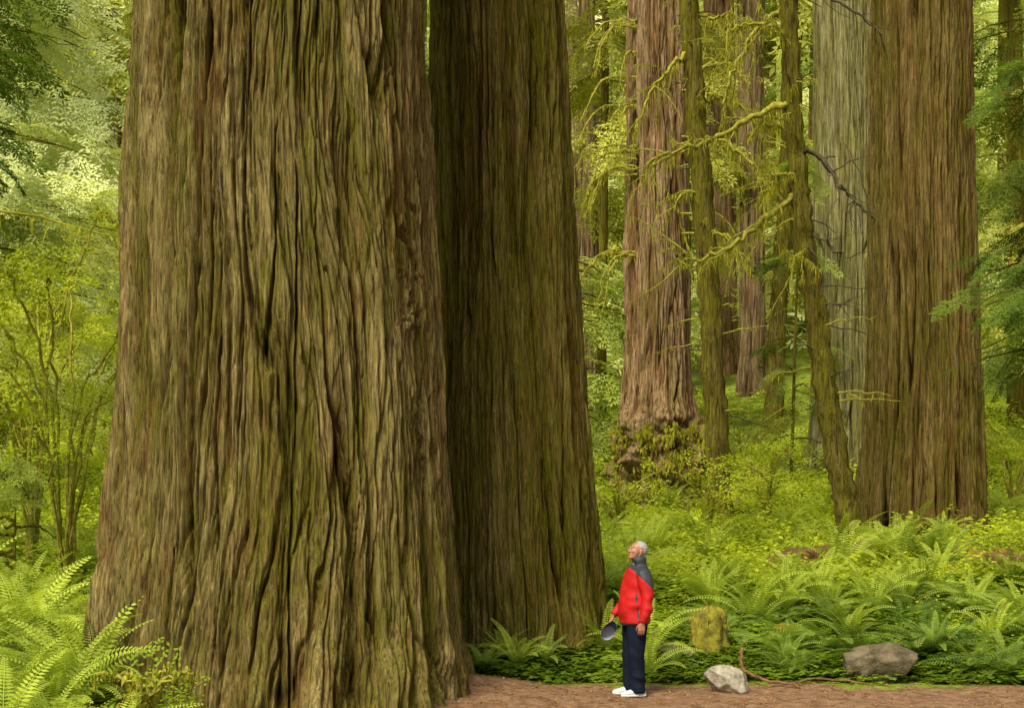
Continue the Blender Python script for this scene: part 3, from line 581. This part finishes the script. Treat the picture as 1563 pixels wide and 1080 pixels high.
def leg(sy,dx):
    return limb([((.02,sy*.07,.90),.12,.10),((.018,sy*.085,.80),.128,.098),((.01,sy*.095,.66),.112,.09),((.005+dx*.5,sy*.098,.48),.095,.082),((.02+dx,sy*.098,.28),.088,.076),((.03+dx,sy*.097,.12),.084,.074),((.03+dx,sy*.097,.055),.082,.072),((.03+dx,sy*.097,.045),.07,.06)],22)
def td(co,n):
    t=co.z*32+co.x*12+3*float(perlin(co.x*5,co.y*5,co.z*5,19))
    return float(perlin(co.x*7,co.y*7,co.z*5,4))*.010+math.sin(t)*.010*max(0,float(perlin(co.x*5,co.y*5,co.z*4,22))+.1)*(2 if co.z<.25 else 1)
parts.append(fuse('trousers',[leg(-1,0),leg(1,-.035),ell((.02,0,.84),(.15,.17,.10))],.010,[P_nv],None,4,disp=td))
for sy,dx,nm in ((-1,0,'shoe_left'),(1,-.05,'shoe_right')):
    y=sy*.10; sol=[((-.165+dx,0),.02,.02),((-.15+dx,0),.035,.03),((-.11+dx,0),.046,.038),((-.05+dx,0),.047,.05),((.0+dx,0),.042,.062),((.05+dx,0),.040,.07),((.095+dx,0),.036,.06),((.115+dx,0),.022,.04)]
    up=ring_solid([((px,y,.02+h*.55),(0,w,0),(0,0,h*.75)) for (px,_),w,h in sol],20)
    base=ring_solid([((px-.004 if i==0 else px+.002,y,.016),(0,w+.004,0),(0,0,.016)) for i,((px,_),w,h) in enumerate(sol)],16)
    parts.append(fuse(nm,[up,base],.006,[WH,SO],lambda c:1 if c.z<.012 else 0,3))
a=math.radians(18); XF=Matrix.Translation((.045,0,1.610))@Matrix.Rotation(math.radians(8),4,'Z')@Matrix.Rotation(a,4,'Y')@Matrix.Scale(.95,4)
hs=[ell((.018,0,.03),(.100,.077,.088)),ell((-.030,0,-.025),(.062,.063,.085)),ell((-.052,0,-.092),(.036,.040,.026)),ell((-.03,0,-.07),(.055,.055,.04)),
    ell((-.082,0,.026),(.016,.050,.012)),ell((-.094,0,-.006),(.014,.011,.032)),ell((-.106,0,-.030),(.017,.014,.012)),ell((-.100,.012,-.034),(.010,.008,.008)),ell((-.100,-.012,-.034),(.010,.008,.008)),
    ell((-.084,0,-.060),(.013,.025,.007)),ell((-.081,0,-.073),(.013,.022,.007)),ell((-.062,.042,-.025),(.024,.018,.02)),ell((-.062,-.042,-.025),(.024,.018,.02)),
    ell((.016,.080,-.008),(.020,.008,.034)),ell((.016,-.080,-.008),(.020,.008,.034)),ell((.012,.080,-.034),(.010,.007,.012)),ell((.012,-.080,-.034),(.010,.007,.012))]
nk=limb([((.055,0,-.19),.058),((.04,0,-.12),.056),((.03,0,-.04),.058)]); hs.append(nk)
def hairf(c):
    if c.z<-.055 or abs(c.y)>.079: return 0
    front=-.035+max(0,(.06-c.z))*.75
    if c.z<.01 and c.x<.03: return 0
    return 1 if c.x>front else 0
def hm(c):
    if hairf(c): return 1
    if c.x<-.083 and abs(c.y)<.022 and -.077<c.z<-.056: return 2
    return 0
def hd(co,n): return (.005+.004*float(perlin(co.x*60,co.y*60,co.z*60,2))) if hairf(co) else 0
parts.append(fuse('head',hs,.0042,[SK,HA,LP],hm,3,XF,disp=hd))
ee=Geo()
def smallell(g,c,r,mi):
    v,f=ell(c,r,10); v=[tuple(XF@q) for q in v]; f=[q for q in f if len(q)==4]; g.add(v,f,mi)
for sy in (-1,1):
    smallell(ee,(-.079,sy*.031,.004),(.012,.014,.009),0); smallell(ee,(-.0885,sy*.032,.005),(.0045,.006,.006),1)
    smallell(ee,(-.088,sy*.031,.024),(.008,.018,.004),2)
parts.append(ee.build('eyes',[EY,IR,HA],smooth=True))
def hand(name,w,d,width,nrm,curl,side):
    w=Vector(w); d=Vector(d).normalized(); n=Vector(nrm).normalized(); wd=Vector(width).normalized()
    sol=[ring_solid([(w-d*.03,wd*.026,n*.020),(w+d*.0,wd*.028,n*.018),(w+d*.035,wd*.037,n*.016),(w+d*.075,wd*.041,n*.014),(w+d*.092,wd*.038,n*.011)],16)]
    for k,(o,l) in enumerate(((-.030,.062),(-.010,.076),(.010,.080),(.030,.070))):
        p=w+d*.083+wd*o; ang=0; pts=[(p-d*.02,.009)]
        for sgm,fr in ((0,.42),(1,.32),(2,.26)):
            ang+=curl*(1 if sgm else .5)*(1+.08*k); q=p+(d*math.cos(ang)+n*math.sin(ang))*l*fr; pts.append((p,.0092-.0006*sgm)); p=q
        pts.append((p,.0068)); sol.append(limb(pts,10))
    t0=w+d*.025+wd*.030*side; t1=t0+(d*.7+wd*.6*side+n*.35)*.034; t2=t1+(d*.9+wd*.1*side+n*.45)*.03; t3=t2+(d*.9-wd*.15*side+n*.5)*.022
    sol.append(limb([(t0-wd*side*.014,.013),(t0,.013),(t1,.011),(t2,.0098),(t3,.0075)],10))
    return fuse(name,sol,.0034,[SK],None,2)
parts.append(hand('hand_left',(.034,-.26,.835),(-.10,.03,-1),(-1,0,.05),(0.1,1,0),.45,1))
parts.append(hand('hand_right',(-.172,.26,.868),(-.35,-.05,-1),(0,-1,0),(-.9,0,.35),.75,1))
capM=Matrix.Translation((-.235,.235,.675))@Matrix.Rotation(math.radians(18),4,'Y')@Matrix.Rotation(math.radians(-62),4,'X')@Matrix.Rotation(math.radians(-90),4,'Z')
cg=Geo(); n=28
for r_,inn in ((1,0),(.955,1)):
    ph=np.linspace(0,math.pi/2*.98,10); th=np.arange(n)*2*math.pi/n; T,P=np.meshgrid(th,ph)
    V=np.stack([np.cos(T)*np.cos(P)*.098*r_,np.sin(T)*np.cos(P)*.078*r_,np.sin(P)*.10*r_],-1).reshape(-1,3)
    V=np.array([tuple(capM@Vector(q)) for q in V]); i=np.arange(9)[:,None]*n; j=np.arange(n)[None]; j2=(j+1)%n
    cg.add(V,np.stack([i+j,i+j2,i+n+j2,i+n+j],-1).reshape(-1,4),inn)
V=[]
for r_ in (1,.955):
    for t in range(n):
        th_=t*2*math.pi/n; V.append(tuple(capM@Vector((math.cos(th_)*.098*r_,math.sin(th_)*.078*r_,-.001))))
cg.add(V,[(t,(t+1)%n,n+(t+1)%n,n+t) for t in range(n)],0)
ph=np.linspace(-1.05,1.05,14); V=[]
for zz in (0.002,-.003):
    for s in (0,.35,.7,1):
        for t in ph:
            V.append(tuple(capM@Vector((.098*math.cos(t)+s*.065*math.cos(t)**.5,.078*math.sin(t)*(1-.05*s),zz-abs(math.sin(t))*.012*s))))
F=[]
for l_ in range(2):
    for s in range(3):
        for t in range(13): b0=l_*56+s*14+t; F.append((b0,b0+1,b0+15,b0+14))
for t in range(13): b0=42+t; F.append((b0,b0+1,b0+57,b0+56))
cg.add(V,F,0); parts.append(cg.build('cap',[CN,CI],smooth=True))
man=bpy.data.objects.new('man',None); S.collection.objects.link(man)
for p in parts: p.parent=man
man.location=(1.355,19.0,float(hgt(1.355,19.0))+.004); man.rotation_euler=(0,0,math.radians(10))

# ------------------------------------------------------------------ light, world, camera
sv=Vector((-.30,-.62,.86)).normalized(); el=math.asin(sv.z); az=math.atan2(sv.x,sv.y)
W=bpy.data.worlds.new('World'); S.world=W; W.use_nodes=True; N=W.node_tree.nodes; L=W.node_tree.links; N.clear()
sky=N.new('ShaderNodeTexSky'); sky.sky_type='NISHITA'; sky.sun_disc=False; sky.sun_elevation=el; sky.sun_rotation=az; sky.dust_density=5; sky.air_density=1.2
hs_=N.new('ShaderNodeHueSaturation'); hs_.inputs['Saturation'].default_value=.2; L.new(sky.outputs[0],hs_.inputs['Color'])
bg=N.new('ShaderNodeBackground'); bg.inputs[1].default_value=.15; L.new(hs_.outputs[0],bg.inputs[0]); ow=N.new('ShaderNodeOutputWorld'); L.new(bg.outputs[0],ow.inputs[0])
ld=bpy.data.lights.new('sun','SUN'); ld.energy=4.8; ld.angle=math.radians(22); ld.color=(1,.94,.76); lo=bpy.data.objects.new('sun',ld); S.collection.objects.link(lo)
lo.rotation_euler=(-sv).to_track_quat('-Z','Y').to_euler(); lo.location=(-10,-10,30)
cd=bpy.data.cameras.new('camera'); cam=bpy.data.objects.new('camera',cd); S.collection.objects.link(cam); S.camera=cam
cam.location=(0,0,2.8); cam.rotation_euler=(math.radians(90),0,0); cd.lens=59.9; cd.sensor_width=36; cd.shift_y=.0877; cd.clip_end=1000
